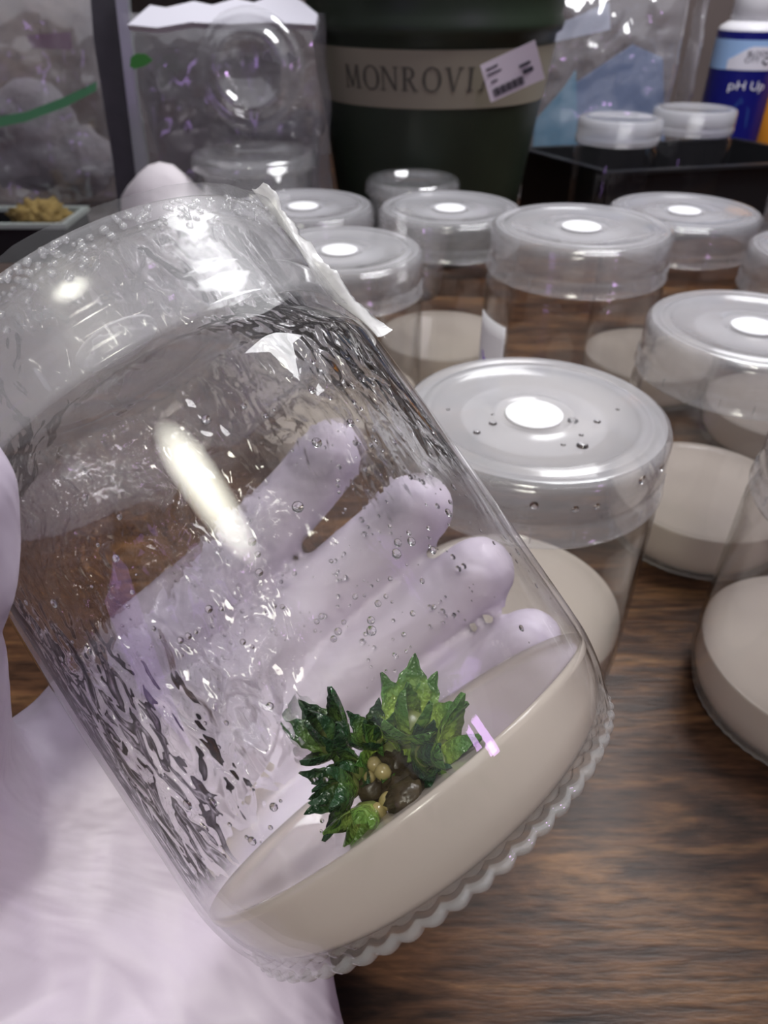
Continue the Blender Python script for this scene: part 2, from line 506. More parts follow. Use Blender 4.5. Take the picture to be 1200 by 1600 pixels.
J3, _ = jar((.138, .155, 0), .096, 'clear jar nearest the right picture edge with its lid cut off by the frame', .0225, 2)
J4, J4lid = jar(lidpos(909, 350, .110), .110, 'tallest clear jar in the middle row with a white paper label on its side', .030, 0.4)
J5, _ = jar(lidpos(1070, 326, .098), .098, 'clear jar with white filter dot right in front of the black tray', .02, 2.2)
J6, _ = jar((.1995, .3225, 0), .096, 'clear jar at right picture edge behind the cloudy gel jar', .02, 1.2)
J7, _ = jar(lidpos(703, 322, .096), .096, 'clear jar directly in front of the small lidded cup and green pot', .026, .7)
J8, _ = jar(lidpos(530, 387, .096), .096, 'clear jar just right of the held jar\'s torn film edge', .026, 1.7)
J9, _ = jar(lidpos(472, 322, .096), .096, 'clear jar in the back row, left of the small lidded cup', .026, 2.9)
J10, _ = jar((.247, .412, 0), .096, 'jar of which only a sliver of lid shows at the right edge by the tray', .02, 1.1)
J9.location.y += .004
# drops on the front jar's lid
H1 = .096
J1p = Vector(J1.location)
for (u, v, r) in [(770, 662, 1.0), (745, 676, .9), (855, 655, .75), (895, 658, 1.35), (933, 659, .9), (841, 668, .6), (908, 680, .6), (910, 697, 1.4), (880, 695, .6), (800, 656, .5), (757, 567, .8), (795, 572, .7), (770, 648, .5), (700, 640, .5), (965, 640, .5)]:
    d = FW + RT * ((u - 600) / F) - UP * ((v - 800) / F)
    zt = H1 - .00115
    p = CAM + d * ((zt - CAM.z) / d.z)
    bm = bmesh.new()
    dome_into(bm, p - J1p + Vector((0, 0, .00005)), Vector((0, 0, 1)), r * .00115, r * .0006, 14, 4)
    mkobj('droplet', from_bm('droplet', bm), J1lid, M['water'])
for (a, z, r) in [(-1.72, .0905, 1.1), (-1.45, .0895, .9), (-1.30, .0895, .9), (-0.95, .0935, 1.2), (-.7, .0930, 1.0)]:
    bm = bmesh.new()
    n = Vector((math.cos(a), math.sin(a), 0))
    dome_into(bm, n * .03705 + Vector((0, 0, z)), n, r * .0010, r * .0006, 12, 4)
    mkobj('droplet', from_bm('droplet', bm), J1lid, M['water'])
# side label on the tall jar
def cyl_patch(name, R, a0, a1, z0, z1, th=.0003, na=16, nz=6, jag=0):
    V, Fc = [], []
    for side in (0, 1):
        for i in range(na + 1):
            for j in range(nz + 1):
                a = a0 + (a1 - a0) * i / na
                z = z0 + (z1 - z0) * j / nz + (random.uniform(-jag, jag) if j in (0, nz) else 0)
                V.append(((R + th * side) * math.cos(a), (R + th * side) * math.sin(a), z))
    S = (na + 1) * (nz + 1)
    q = lambda s, i, j: s * S + i * (nz + 1) + j
    for i in range(na):
        for j in range(nz):
            Fc.append((q(1, i, j), q(1, i + 1, j), q(1, i + 1, j + 1), q(1, i, j + 1)))
            Fc.append((q(0, i, j), q(0, i, j + 1), q(0, i + 1, j + 1), q(0, i + 1, j)))
    for i in range(na):
        for j in (0, nz): Fc.append((q(0, i, j), q(0, i + 1, j), q(1, i + 1, j), q(1, i, j)))
    for j in range(nz):
        for i in (0, na): Fc.append((q(0, i, j), q(0, i, j + 1), q(1, i, j + 1), q(1, i, j)))
    return fix_normals(mesh(name, V, Fc))
M['paper'] = principled('white_paper', (0.86, 0.85, 0.90), 0.8)
M['ink'] = principled('purple_ink', (0.16, 0.06, 0.45), 0.6)
J4.rotation_euler = (0, 0, 0)
lb = mkobj('paper_label', cyl_patch('paper_label', .03765, PI + .02, PI + .62, .035, .074), J4, M['paper']); lb['label'] = 'white paper label with a purple pen mark'
bm = bmesh.new()
for (a, z, ln, tilt) in [(PI + .22, .055, .006, .5), (PI + .26, .052, .005, -.6), (PI + .30, .054, .004, .9)]:
    Mt = Matrix.Rotation(a, 4, 'Z') @ Matrix.Translation((.0380, 0, z)) @ Matrix.Rotation(tilt, 4, 'X')
    box_bm(bm, (-.00005, -.0004, -ln / 2), (.0002, .0004, ln / 2), Mt)
mkobj('pen_mark', from_bm('pen_mark', bm), lb, M['ink'], False)

# ------------------------------------------------------------------ the held jar
HB = Vector((0.00902, 0.06624, -0.11230)) + Vector((0, 0, CAM.z))
AX = Vector((-0.56699119, 0.52556624, 0.63427212)).normalized()
FR = Vector((0.11723299, -0.71068143, 0.6936774)).normalized()
SS = AX.cross(FR)
HM = Matrix((( FR.x, SS.x, AX.x, HB.x), (FR.y, SS.y, AX.y, HB.y), (FR.z, SS.z, AX.z, HB.z), (0, 0, 0, 1)))
HI = HM.inverted()
HH = .0978
held = empty('culture_jar', (0, 0, 0), 'large tilted jar held in the gloved hand with a green plantlet inside', 'jar')
held.matrix_world = HM
hg = jar_mesh(HH, 480, .935, .0152)
mkobj('glass_body', hg, held, [M['base_glass'], M['wall_glass'], M['wet_glass']])
hl = mkobj('lid', lid_mesh(HH, 160), held, [M['held_lid'], M['held_lid']])
hl.scale = (.945, .945, 1)
mkobj('filter_disc', filter_mesh(HH), hl, M['filter'])
r_ = mkobj('grip_ribs', rib_mesh(HH), hl, M['held_lid'], False); r_['kind'] = 'stuff'
AGT = .0150
ag = agar_mesh(AGT, 160)
for v_ in ag.vertices:                      # the gel set on a slight slant
    sl = .10 * (v_.co.x - .036)
    if v_.co.z > AGT - .0016: v_.co.z += sl
    else: v_.co.z = min(v_.co.z, AGT - .0016 + sl)
mkobj('agar_gel', ag, held, M['agar'])
# condensation beads near the rim of the lid
bm = bmesh.new()
for k in range(620):
    a = random.uniform(-2.0, 2.0)
    z = HH - .0016 - abs(random.gauss(0, .0026))
    if z < HH - .0085: continue
    r = random.choice((.00032, .0004, .0005, .0006)) * (1.5 if (a < -.6 and random.random() < .2) else 1)
    n = Vector((math.cos(a), math.sin(a), 0))
    dome_into(bm, n * .03705 + Vector((0, 0, z)), n, r, r * .7, 7, 2)
o = mkobj('rim_condensation', from_bm('rim_condensation', bm), hl, M['beads']); o['kind'] = 'stuff'
# condensation inside the glass
bm = bmesh.new()
cnt = 0
while cnt < 520:
    a = random.uniform(-PI, PI)
    z = random.uniform(.018, HH - .03)
    dens = noise.noise(Vector((math.cos(a) * 2.6, math.sin(a) * 2.6, z * 60))) + .25 * math.exp(-((z - .045) / .015) ** 2)
    if dens < random.uniform(-.1, .45): continue
    r = random.choice((.00018, .00025, .0003, .0004, .0006)) * random.uniform(.7, 1.3)
    n = Vector((-math.cos(a), -math.sin(a), 0))
    dome_into(bm, -n * .03655 + Vector((0, 0, z)), n, r, r * .22, 8, 3)
    cnt += 1
o = mkobj('inner_condensation', from_bm('inner_condensation', bm), held, M['water']); o['kind'] = 'stuff'
# clear film wound round the lid, its torn end standing out
def film_mesh():
    V, Fc = [], []
    na, zs = 220, [HH + .0006, HH - .001, HH - .004, HH - .008, HH - .012, HH - .016, HH - .0190, HH - .0208]
    for i in range(na):
        a = 2 * PI * i / na
        for j, z in enumerate(zs):
            base = .0361 if z > HH - .019 else .0361 + min(1, (HH - .019 - z) / .009) * .0018
            rr = base + .00025 * noise.noise(Vector((math.cos(a) * 9, math.sin(a) * 9, z * 120))) + .00012 * noise.noise(Vector((math.cos(a) * 40, math.sin(a) * 40, 3)))
            if j == 0: rr -= .0009
            zz = z + (.0016 * noise.noise(Vector((math.cos(a) * 4, math.sin(a) * 4, 7))) if j == len(zs) - 1 else 0) + (.0005 * noise.noise(Vector((math.cos(a) * 6, math.sin(a) * 6, 1))) if j == 0 else 0)
            V.append((rr * math.cos(a), rr * math.sin(a), zz))
    n = len(zs)
    for i in range(na):
        i2 = (i + 1) % na
        for j in range(n - 1): Fc.append((i * n + j, i * n + j + 1, i2 * n + j + 1, i2 * n + j))
    return fix_normals(mesh('film_wrap', V, Fc))
fw_ = mkobj('film_wrap', film_mesh(), held, M['film']); fw_['label'] = 'clear film wound around the lid'
V, Fc = [], []
NT = 46
for i in range(NT + 1):
    tt = i / NT
    z = (HH + .0012) * (1 - tt) + .0700 * tt
    a = math.radians(60 + 8 * tt + 1.5 * math.sin(tt * 9))
    wdt = .0008 + .0014 * tt + .0010 * noise.noise(Vector((tt * 9, 0, 0))) + .0006 * noise.noise(Vector((tt * 31, 4, 0)))
    n = Vector((math.cos(a), math.sin(a), 0)); tg = Vector((-math.sin(a), math.cos(a), 0))
    dirv = (n * .75 + tg * .65).normalized()
    th = (n * -.65 + tg * .75).normalized() * .0002
    b0 = n * (.0362 if z > HH - .019 else .0362 + min(1, (HH - .019 - z) / .009) * .0018) - dirv * .0012 + Vector((0, 0, z))
    for q in range(4):
        bend = th * (8 * math.sin(q * 1.3 + tt * 12) * .35)
        V.append(b0 + dirv * (wdt + .0012) * q / 3 + bend); V.append(b0 + dirv * (wdt + .0012) * q / 3 + bend + th)
for i in range(NT):
    for q in range(3):
        A = i * 8 + q * 2; B = (i + 1) * 8 + q * 2
        Fc.append((A, A + 2, B + 2, B)); Fc.append((A + 1, B + 1, B + 3, A + 3))
    for q in (0, 3):
        A = i * 8 + q * 2; B = (i + 1) * 8 + q * 2
        Fc.append((A, B, B + 1, A + 1))
o = mkobj('torn_edge', fix_normals(mesh('torn_edge', V, Fc)), fw_, M['torn']); o['label'] = 'white crumpled torn end of the film'

# ------------------------------------------------------------------ plantlets
def leaf_mesh(name, mat, teeth=True, curl=.25):
    V, Fc = [], []
    nt_, nc = 10, 5
    for i in range(nt_ + 1):
        tt = i / nt_
        wd = .275 * (math.sin(PI * min(1, (tt * .78 + .22))) ** .8) * (1 - tt ** 5) + .004
        if tt < .15: wd *= .8 + tt
        for j in range(nc):
            s = (j / (nc - 1) - .5) * 2
            w2 = wd
            if teeth and abs(s) == 1 and i not in (0, nt_): w2 += .024 * (1 if i % 2 else -.4)
            x = s * w2
            y = .10 * s * s * (1 - .3 * tt) + curl * tt * tt
            V.append((x, y, tt))
    n = len(V)
    for i in range(nt_ + 1):
        tt = i / nt_
        for j in range(nc):
            s = (j / (nc - 1) - .5) * 2
            x, y, z = V[i * nc + j]
            V.append((x * (.96 if abs(s) == 1 else 1), y - .14 * (1 - s * s) * (1 - tt) ** .6 - .012, z))
    q = lambda b, i, j: b * n + i * nc + j
    for i in range(nt_):
        for j in range(nc - 1):
            Fc.append((q(0, i, j), q(0, i + 1, j), q(0, i + 1, j + 1), q(0, i, j + 1)))
            Fc.append((q(1, i, j), q(1, i, j + 1), q(1, i + 1, j + 1), q(1, i + 1, j)))
        for j in (0, nc - 1): Fc.append((q(0, i, j), q(0, i + 1, j), q(1, i + 1, j), q(1, i, j)))
    for i in (0, nt_):
        for j in range(nc - 1): Fc.append((q(0, i, j), q(0, i, j + 1), q(1, i, j + 1), q(1, i, j)))
    me = fix_normals(mesh(name, V, Fc))
    me.materials.append(mat)
    return me
def leaf_mat(name, base, tip):
    m, nt, out = newmat(name)
    tc = nd(nt, 'ShaderNodeTexCoord')
    sx = nd(nt, 'ShaderNodeSeparateXYZ')
    nt.links.new(tc.outputs['Object'], sx.inputs[0])
    n = nd(nt, 'ShaderNodeTexNoise', i_Scale=4.0, i_Detail=3.0)
    nt.links.new(tc.outputs['Object'], n.inputs['Vector'])
    ad = nd(nt, 'ShaderNodeMath', operation='MULTIPLY_ADD'); ad.inputs[1].default_value = .6; 
    nt.links.new(n.outputs['Fac'], ad.inputs[0]); nt.links.new(sx.outputs['Z'], ad.inputs[2])
    r = nd(nt, 'ShaderNodeValToRGB')
    e = r.color_ramp.elements
    e[0].position = .30; e[0].color = c4(base)
    e[1].position = 1.0; e[1].color = c4(tip)
    nt.links.new(ad.outputs[0], r.inputs[0])
    p = nd(nt, 'ShaderNodeBsdfPrincipled', i_Roughness=0.22)
    p.inputs['Specular IOR Level'].default_value = .6
    nt.links.new(r.outputs[0], p.inputs['Base Color'])
    b = nd(nt, 'ShaderNodeBump', i_Strength=.3, i_Distance=.03)
    nt.links.new(n.outputs['Fac'], b.inputs['Height']); nt.links.new(b.outputs[0], p.inputs['Normal'])
    nt.links.new(p.outputs[0], out.inputs[0])
    return m
LM = [leaf_mesh('leaf', leaf_mat('leaf_dark', (.12, .20, .03), (.016, .050, .018))),
      leaf_mesh('leaf', leaf_mat('leaf_bright', (.34, .44, .06), (.06, .15, .025)), curl=.15),
      leaf_mesh('leaf', leaf_mat('leaf_pale', (.34, .42, .10), (.10, .19, .035)), teeth=False),
      leaf_mesh('leaf', leaf_mat('leaf_ochre', (.30, .24, .06), (.14, .13, .03)), teeth=False, curl=.35)]
M['stem'] = principled('stem_green', (.13, .15, .04), .35, noise_amt=.4, nscale=500)
M['brown'] = principled('callus_brown', (.045, .032, .016), .35, noise_amt=.8, nscale=500, bump=.6, bscale=700)
def blob(name, r, sub=2, amp=.2, sc=1.0, sq=(1, 1, 1)):
    bm = bmesh.new()
    bmesh.ops.create_icosphere(bm, subdivisions=sub, radius=1)
    for v in bm.verts:
        k = 1 + amp * noise.noise(v.co * 1.7 * sc + Vector((r * 5000, 0, 0)))
        v.co = Vector((v.co.x * sq[0], v.co.y * sq[1], v.co.z * sq[2])) * r * k
    return from_bm(name, bm)
def plane_pt(u, v, h):        # where a pixel's ray meets the plane h above the gel (held jar frame)
    d = FW + RT * ((u - 600) / F) - UP * ((v - 800) / F)
    o_ = HI @ CAM; dl = HI.to_3x3() @ d
    return o_ + dl * ((AGT + h - o_.z) / dl.z)
plant = empty('succulent_plantlet', (0, 0, 0), 'small clump of spiky green succulent rosettes on the gel in the held jar', 'plant')
pc = plane_pt(592, 1205, .003)
plant.matrix_world = HM @ Matrix.Translation((pc.x, pc.y, AGT - .0012))
PINV = (HM @ Matrix.Translation((pc.x, pc.y, AGT - .0012))).to_3x3().inverted()
def img_dir(a, b, c):         # right, down, towards the viewer -> plant frame
    return (PINV @ (RT * a - UP * b - FW * c)).normalized()
ROS = [  # u, v, depth, leaf length, direction in the picture, leaf kind, leaf count
    (512, 1142, .1045, .0088, (-.55, -.70, .55), 0, 9), (577, 1140, .1050, .0062, (-.05, -.85, .7), 0, 8),
    (635, 1125, .1045, .0098, (.12, -.85, .55), 1, 9), (695, 1170, .1015, .0090, (.65, -.45, .5), 1, 8),
    (530, 1213, .1000, .0072, (-.85, .05, .65), 0, 8), (567, 1258, .0975, .0070, (-.45, .35, .8), 2, 7),
    (622, 1222, .0990, .0050, (.25, .15, .9), 3, 7), (672, 1205, .1000, .0060, (.5, .2, .7), 0, 6), (700, 1225, .0985, .0050, (.5, .75, .3), 0, 4),
    (600, 1160, .1040, .0065, (.05, -.5, .9), 1, 7), (660, 1165, .1020, .0065, (.35, -.4, .8), 0, 7), (545, 1185, .1015, .0060, (-.5, -.2, .85), 0, 7)]
PW = plant.matrix_world.copy()
PWI = PW.inverted()
for (u, v, D, L, dr, kind, nl) in ROS:
    u, v, L = 600 + (u - 600) * .93 + 6, v + 16, L
    c = PWI @ dep(u, v, D)
    ax = img_dir(*dr)
    core = mkobj('rosette', blob('rosette', L * .30, 2, .2), plant, M['stem'])
    core.location = c
    side = ax.orthogonal().normalized()
    for k in range(nl):
        inner = k >= nl * .6
        a = 2.399 * k + random.uniform(-.25, .25)
        tilt = math.radians(random.uniform(14, 24) if inner else random.uniform(44, 62))
        rad = (Matrix.Rotation(a, 3, ax) @ side)
        zd = (ax * math.cos(tilt) + rad * math.sin(tilt)).normalized()
        yd = (-rad).cross(zd).cross(zd) * -1      # leaf face looks to the rosette's middle
        yd = (-rad - zd * (-rad).dot(zd)).normalized()
        xd = yd.cross(zd)
        s = L * random.uniform(.85, 1.1) * (.85 if inner else 1)
        R3 = Matrix((xd, yd, zd)).transposed() * s
        lf = mkobj('leaf', LM[kind], core)
        lf.matrix_local = Matrix.Translation(rad * L * .08 - ax * L * .05) @ R3.to_4x4()
for (u, v, D, r) in [(598, 1208, .1015, .0026), (580, 1232, .1000, .0020), (615, 1195, .1025, .0022)]:
    o = mkobj('callus', blob('callus', r, 3, .35, 2), plant, M['brown'])
    o.location = PWI @ dep(u, v, D)
M['bud'] = principled('bud_amber', (.30, .24, .10), .18, noise_amt=.3, nscale=400)
for (u, v, D, r) in [(585, 1180, .0985, .0011), (598, 1192, .0975, .0012), (578, 1200, .098, .0009), (640, 1232, .0965, .0014), (606, 1238, .0965, .0013), (590, 1255, .096, .0013)]:
    o = mkobj('bud', blob('bud', r, 2, .15), plant, M['bud'])
    o.location = PWI @ dep(u, v + 14, D + .001)
# roots/base that reach the gel
for (x_, y_, z_, r_) in ((0, .001, -.0005, .0026), (-.005, .001, -.0006, .0032), (-.010, .003, -.0010, .0032)):
    o = mkobj('root_base', blob('root_base', r_, 3, .45, 2.6, (1.0, 1.1, .75)), plant, M['brown'])
    o.location = (x_, y_, z_)
# sprig in the right-hand jar
sp = empty('succulent_plantlet', (J3.location.x - .009, J3.location.y + .004, .0215), 'tiny dark sprig on the gel in the jar at the right edge', 'plant')
core = mkobj('rosette', blob('rosette', .0015, 2, .2), sp, M['stem'])
for k in range(7):
    a = k * 2.4
    rad = Vector((math.cos(a), math.sin(a), 0)); tl = math.radians(50 if k < 4 else 20)
    zd = (Vector((0, 0, 1)) * math.cos(tl) + rad * math.sin(tl)); yd = (-rad - zd * (-rad).dot(zd)).normalized(); xd = yd.cross(zd)
    lf = mkobj('leaf', LM[0], core); lf.matrix_local = (Matrix((xd, yd, zd)).transposed() * .006).to_4x4()

# ------------------------------------------------------------------ gloved hand
def cyl(ang, z, R):           # angle from the jar's far side towards the right
    return HM @ Vector((-math.cos(math.radians(ang)) * R, math.sin(math.radians(ang)) * R, z))
chains = []
RF = .0470
fing = [  # knuckle angle,z ; tip angle,z ; radius
    ((-40, .0535), (36, .0665), .0088), ((-43, .0370), (47, .0450), .0093), ((-46, .0210), (52, .0262), .0090), ((-44, .0045), (54, .0085), .0080)]
knuck = []
for (k0, k1, rf) in fing:
    pts = []
    n = 7
    for i in range(n):
        tt = i / (n - 1)
        a = k0[0] + (k1[0] - k0[0]) * tt
        z = k0[1] + (k1[1] - k0[1]) * tt
        r = rf * (1.15 - .25 * tt)
        pts.append((cyl(a, z, .0378 + r), r))
    chains.append(pts); knuck.append(pts[0])
mids = [dep(120, 1170, .150), dep(190, 1285, .150), dep(285, 1375, .150), dep(400, 1440, .150)]
wri = [dep(40, 1560, .140), dep(165, 1620, .138), dep(295, 1660, .137), dep(425, 1665, .138)]
arm = [dep(0, 2000, .115), dep(120, 2050, .113), dep(240, 2080, .113), dep(350, 2060, .115)]
for i in range(4):
    chains.append([knuck[i], (mids[i], .0135), (wri[i], .0150), (arm[i], .0150)])
for a, b in ((0, 1), (1, 2), (2, 3)):
    for A, r in ((mids, .0135), (wri, .0155), (arm, .0150)):
        chains.append([(A[a], r), (A[b], r)])
    chains.append([((knuck[a][0] + mids[a]) / 2, .012), ((knuck[b][0] + mids[b]) / 2, .012)])
    chains.append([((wri[a] + mids[a]) / 2, .0145), ((wri[b] + mids[b]) / 2, .0145)])
th = [(dep(-40, 1330, .140), .0185), (dep(-140, 1190, .120), .0160), (dep(-155, 1030, .095), .0130), (dep(-130, 890, .082), .0112), (dep(-112, 770, .078), .0092)]
chains.append(th)
chains.append([(dep(-40, 1330, .140), .0175), (mids[0], .0135)])
chains.append([(dep(-40, 1330, .140), .0175), (wri[0], .0150)])
def push(p, r):
    q = HI @ p
    if -r < q.z < HH + r:
        rr = math.hypot(q.x, q.y); need = .0378 + r
        if rr < need: q = Vector((q.x * need / rr, q.y * need / rr, q.z))
    p = HM @ q
    if p.z < r + .001: p.z = r + .001
    return p
bm = bmesh.new()
for ch in chains:
    dense = []
    for i in range(len(ch) - 1):
        (a, ra), (b, rb) = ch[i], ch[i + 1]
        n = max(2, int((b - a).length / .0022))
        for k in range(n): dense.append((a.lerp(b, k / n), ra + (rb - ra) * k / n))
    dense.append(ch[-1])
    for p, r in dense:
        mt = Matrix.Translation(push(p, r)) @ Matrix.Diagonal((r, r, r, 1))
        bmesh.ops.create_icosphere(bm, subdivisions=2, radius=1, matrix=mt)
me = from_bm('gloved_hand', bm, False)
tmp = bpy.data.objects.new('tmp_hand', me); COL.objects.link(tmp)
rm = tmp.modifiers.new('r', 'REMESH'); rm.mode = 'VOXEL'; rm.voxel_size = .0013
sm = tmp.modifiers.new('s', 'SMOOTH'); sm.factor = .5; sm.iterations = 6
dg = bpy.context.evaluated_depsgraph_get()
hm = bpy.data.meshes.new_from_object(tmp.evaluated_get(dg))
hm.name = 'gloved_hand'
bpy.data.objects.remove(tmp)
hand = mkobj('gloved_hand', hm, None, M['glove'])
tag(hand, 'left hand in a pale lavender glove gripping the tilted jar from behind', 'hand')

# ------------------------------------------------------------------ background: green pot
PY = .66
def pot_r(z): return .0705 + (z / .26) * .036
pot = empty('nursery_pot', (at(672, 200, PY).x, PY, 0), 'dark green plastic nursery pot with a cream lettered band', 'pot')
M['green'] = principled('green_plastic', (.022, .034, .020), .42, noise_amt=.15, nscale=30)
M['cream'] = principled('band_cream', (.34, .31, .235), .6, noise_amt=.06, nscale=30)
M['dkink'] = principled('letter_green', (.10, .095, .075), .6)
p = [(0, .004), (.066, .004), (.069, 0), (pot_r(0), .001), (pot_r(.06), .06), (pot_r(.12), .12), (pot_r(.158), .158), (pot_r(.1585) + .0035, .1600), (pot_r(.166) + .004, .166), (pot_r(.170) + .001, .170), (pot_r(.18) + .001, .18), (pot_r(.21), .21), (pot_r(.24) + .004, .240), (pot_r(.26) + .004, .262), (pot_r(.26), .264),
     (pot_r(.26) - .003, .26), (pot_r(.06) - .003, .06), (pot_r(.01) - .003, .010), (0, .010)]
mkobj('pot_body', fix_normals(lathe('pot_body', p, 128)), pot, M['green'])
pz0, pz1 = at(672, 172, PY - .09).z, at(672, 78, PY - .09).z
bandp = [(pot_r(pz0) + .0001, pz0), (pot_r(pz0) + .0007, pz0), (pot_r(pz1) + .0007, pz1), (pot_r(pz1) + .0001, pz1)]
band = mkobj('band', fix_normals(lathe('band', bandp, 128, loop=True)), pot, M['cream'], False)
band['label'] = 'cream printed band with dark serif lettering'
# serif capitals, each a small raised mesh bent on the band
def stroke(x0, y0, x1, y1, wd):   # quad polygon, horizontal width wd
    return [(x0 - wd / 2, y0), (x0 + wd / 2, y0), (x1 + wd / 2, y1), (x1 - wd / 2, y1)]
def ser(x, y, wd=.30): 
    return [(x - wd / 2, y), (x + wd / 2, y), (x + wd / 2, y + .05), (x - wd / 2, y + .05)]
def ring(cx, cy_, rx, ry, thick, a0=0, a1=2 * PI, n=28):
    out = []
    for k in range(n):
        A, B = a0 + (a1 - a0) * k / n, a0 + (a1 - a0) * (k + 1) / n
        def pt(a, o): 
            tx = thick * (abs(math.cos(a)) * .75 + .25)
            return (cx + (rx - (tx if o else 0)) * math.cos(a), cy_ + (ry - (.07 if o else 0)) * math.sin(a))
        out.append([pt(A, 0), pt(B, 0), pt(B, 1), pt(A, 1)])
    return out
T_, t_ = .15, .07
GL = {
 'M': (1.02, [stroke(.14, 0, .17, 1, t_), stroke(.88, 0, .85, 1, T_), stroke(.50, .05, .20, 1, T_), stroke(.50, .05, .83, 1, t_), ser(.14, 0, .24), ser(.88, 0, .32)]),
 'O': (.96, ring(.48, .5, .46, .52, .16)),
 'N': (.92, [stroke(.14, 0, .14, 1, t_), stroke(.78, 0, .78, 1, t_), stroke(.76, .03, .16, 1, T_), ser(.14, 0, .26), ser(.78, .95, .26), ser(.10, .95, .2)]),
 'R': (.84, [stroke(.18, 0, .18, 1, T_), ser(.18, 0, .32), ser(.14, .95, .22), stroke(.70, 0, .38, .48, T_), ser(.74, 0, .2)] + ring(.30, .73, .36, .27, .15, -PI / 2, PI / 2, 14) + [[(.18, .93), (.32, .93), (.32, 1.0), (.18, 1.0)], [(.18, .46), (.32, .46), (.32, .53), (.18, .53)]]),
 'V': (.90, [stroke(.46, 0, .16, 1, T_), stroke(.46, 0, .76, 1, t_), ser(.14, .95, .28), ser(.78, .95, .24)]),
 'I': (.44, [stroke(.22, 0, .22, 1, T_), ser(.22, 0, .32), ser(.22, .95, .32)]),
 'A': (.90, [stroke(.12, 0, .44, 1, t_), stroke(.76, 0, .46, 1, T_), [(.24, .32), (.64, .32), (.64, .38), (.24, .38)], ser(.12, 0, .24), ser(.78, 0, .28)])}
LH = (pz1 - pz0) * .41
LZ = pz0 + (pz1 - pz0) * .31
def bend(verts2d, radius_fn, z0, ang0, sc, off, name, th=.0004):
    V, Fc = [], []
    for poly in verts2d:
        n = len(poly); b0 = len(V)
        for o_ in (0, th):
            for (x, y) in poly:
                z = z0 + y * sc; R = radius_fn(z) + off + o_
                a = ang0 + (x * sc) / R
                V.append((R * math.cos(a), R * math.sin(a), z))
        Fc.append([b0 + n + i for i in range(n)])
        for i in range(n): Fc.append([b0 + i, b0 + (i + 1) % n, b0 + n + (i + 1) % n, b0 + n + i])
    return mesh(name, V, Fc)
word = 'MONROVIA'
adv = sum(GL[c][0] for c in word) * 1.13
ang = -PI / 2 - (at(672, 0, PY - .1).x - at(528, 0, PY - .1).x) / .097 * .99
xcur = 0
px = [533, 562, 590, 622, 654, 689, 723, 745]
for ch, u in zip(word, px):
    u -= 9
    X = (u - 672) / F * abs((CAM - at(672, 130, PY - .09)).dot(FW))
    R = pot_r(LZ) + .001
    a0 = -PI / 2 + math.asin(max(-.999, min(.999, X / R)))
    lt = mkobj('letter', bend(GL[ch][1], pot_r, LZ, a0, LH, .0007, 'letter'), band, M['dkink'], False)
# price sticker curling off the band
M['sticker'] = principled('sticker_white', (.80, .72, .80), .6)
M['black'] = principled('print_black', (.04, .035, .05), .6)
def strip_quad(name, c, xd, yd, w_, h_, th, mat, parent, curl=0, nx=10):
    V, Fc = [], []
    nrm = xd.cross(yd).normalized()
    for s in (0, 1):
        for i in range(nx + 1):
            tt = i / nx
            for j in (0, 1):
                V.append(c + xd * ((tt - .5) * w_) + yd * ((j - .5) * h_) + nrm * (curl * (tt ** 2) + th * s))
    S = (nx + 1) * 2
    for i in range(nx):
        for s in (0, 1): Fc.append((s * S + i * 2, s * S + i * 2 + 2, s * S + i * 2 + 3, s * S + i * 2 + 1))
        for j in (0, 1): Fc.append((i * 2 + j, i * 2 + 2 + j, S + i * 2 + 2 + j, S + i * 2 + j))
    for i in (0, nx): Fc.append((i * 2, i * 2 + 1, S + i * 2 + 1, S + i * 2))
    return mkobj(name, fix_normals(mesh(name, V, Fc)), parent, mat, False)
SY = PY - .097
sc_ = at(800, 112, SY) - pot.location
xd = (at(835, 85, SY) - at(757, 122, SY)).normalized(); yd0 = (at(757, 95, SY) - at(768, 160, SY)); yd = (yd0 - xd * yd0.dot(xd)).normalized()
sw = .037; sh = .0235
st = strip_quad('price_sticker', sc_, xd, yd, sw, sh, .0003, M['sticker'], pot, .004)
st['label'] = 'white price sticker with barcode peeling off the band'
nrm = xd.cross(yd).normalized()
for (cx, cy_, w_, h_) in [(-.32, .32, .22, .05), (-.30, .18, .26, .05), (-.34, -.02, .12, .05), (.28, .05, .30, .08), (.30, -.12, .26, .12)]:
    strip_quad('print_line', sc_ + xd * (cx * sw) + yd * (cy_ * sh) + nrm * (.0006 + .004 * (cx + .5) ** 2), xd, yd, w_ * sw, h_ * sh, .0001, M['black'], st, 0, 3)
for k in range(16):
    cx = -.40 + k * .036
    strip_quad('barcode_bar', sc_ + xd * (cx * sw) + yd * (-.30 * sh) + nrm * (.0006 + .004 * (cx + .5) ** 2), xd, yd, .018 * sw * (1 + (k * 7 % 3) * .4), .22 * sh, .0001, M['black'], st, 0, 2)

# ------------------------------------------------------------------ lidded deli cups
def deli(loc, rt, h, label):
    e = empty('lidded_cup', loc, label, 'cup', 'small clear cups with lids')
    rb = rt * .72
    cp = [(0, 0), (rb - .001, 0), (rb, .001), (rt, h), (rt - .0012, h), (rb - .0012, .002), (0, .0022)]
    mkobj('cup', fix_normals(lathe('cup', cp, 72)), e, M['clear_cup'])
    lp = [(0, h - .001), (rt * .80, h - .001), (rt * .84, h + .0035), (rt * .92, h + .0045), (rt * 1.0, h + .004), (rt * 1.05, h + .001), (rt * 1.07, h - .004), (rt * 1.05, h - .005), (rt * 1.02, h - .001), (rt * .9, h + .003), (rt * .86, h + .002), (rt * .81, h - .002), (0, h - .002)]
    mkobj('lid', fix_normals(lathe('lid', lp, 72)), e, M['clear_cup'])
    return e
def ontable(u, v, z=0):
    d = FW + RT * ((u - 600) / F) - UP * ((v - 800) / F)
    return CAM + d * ((z - CAM.z) / d.z)
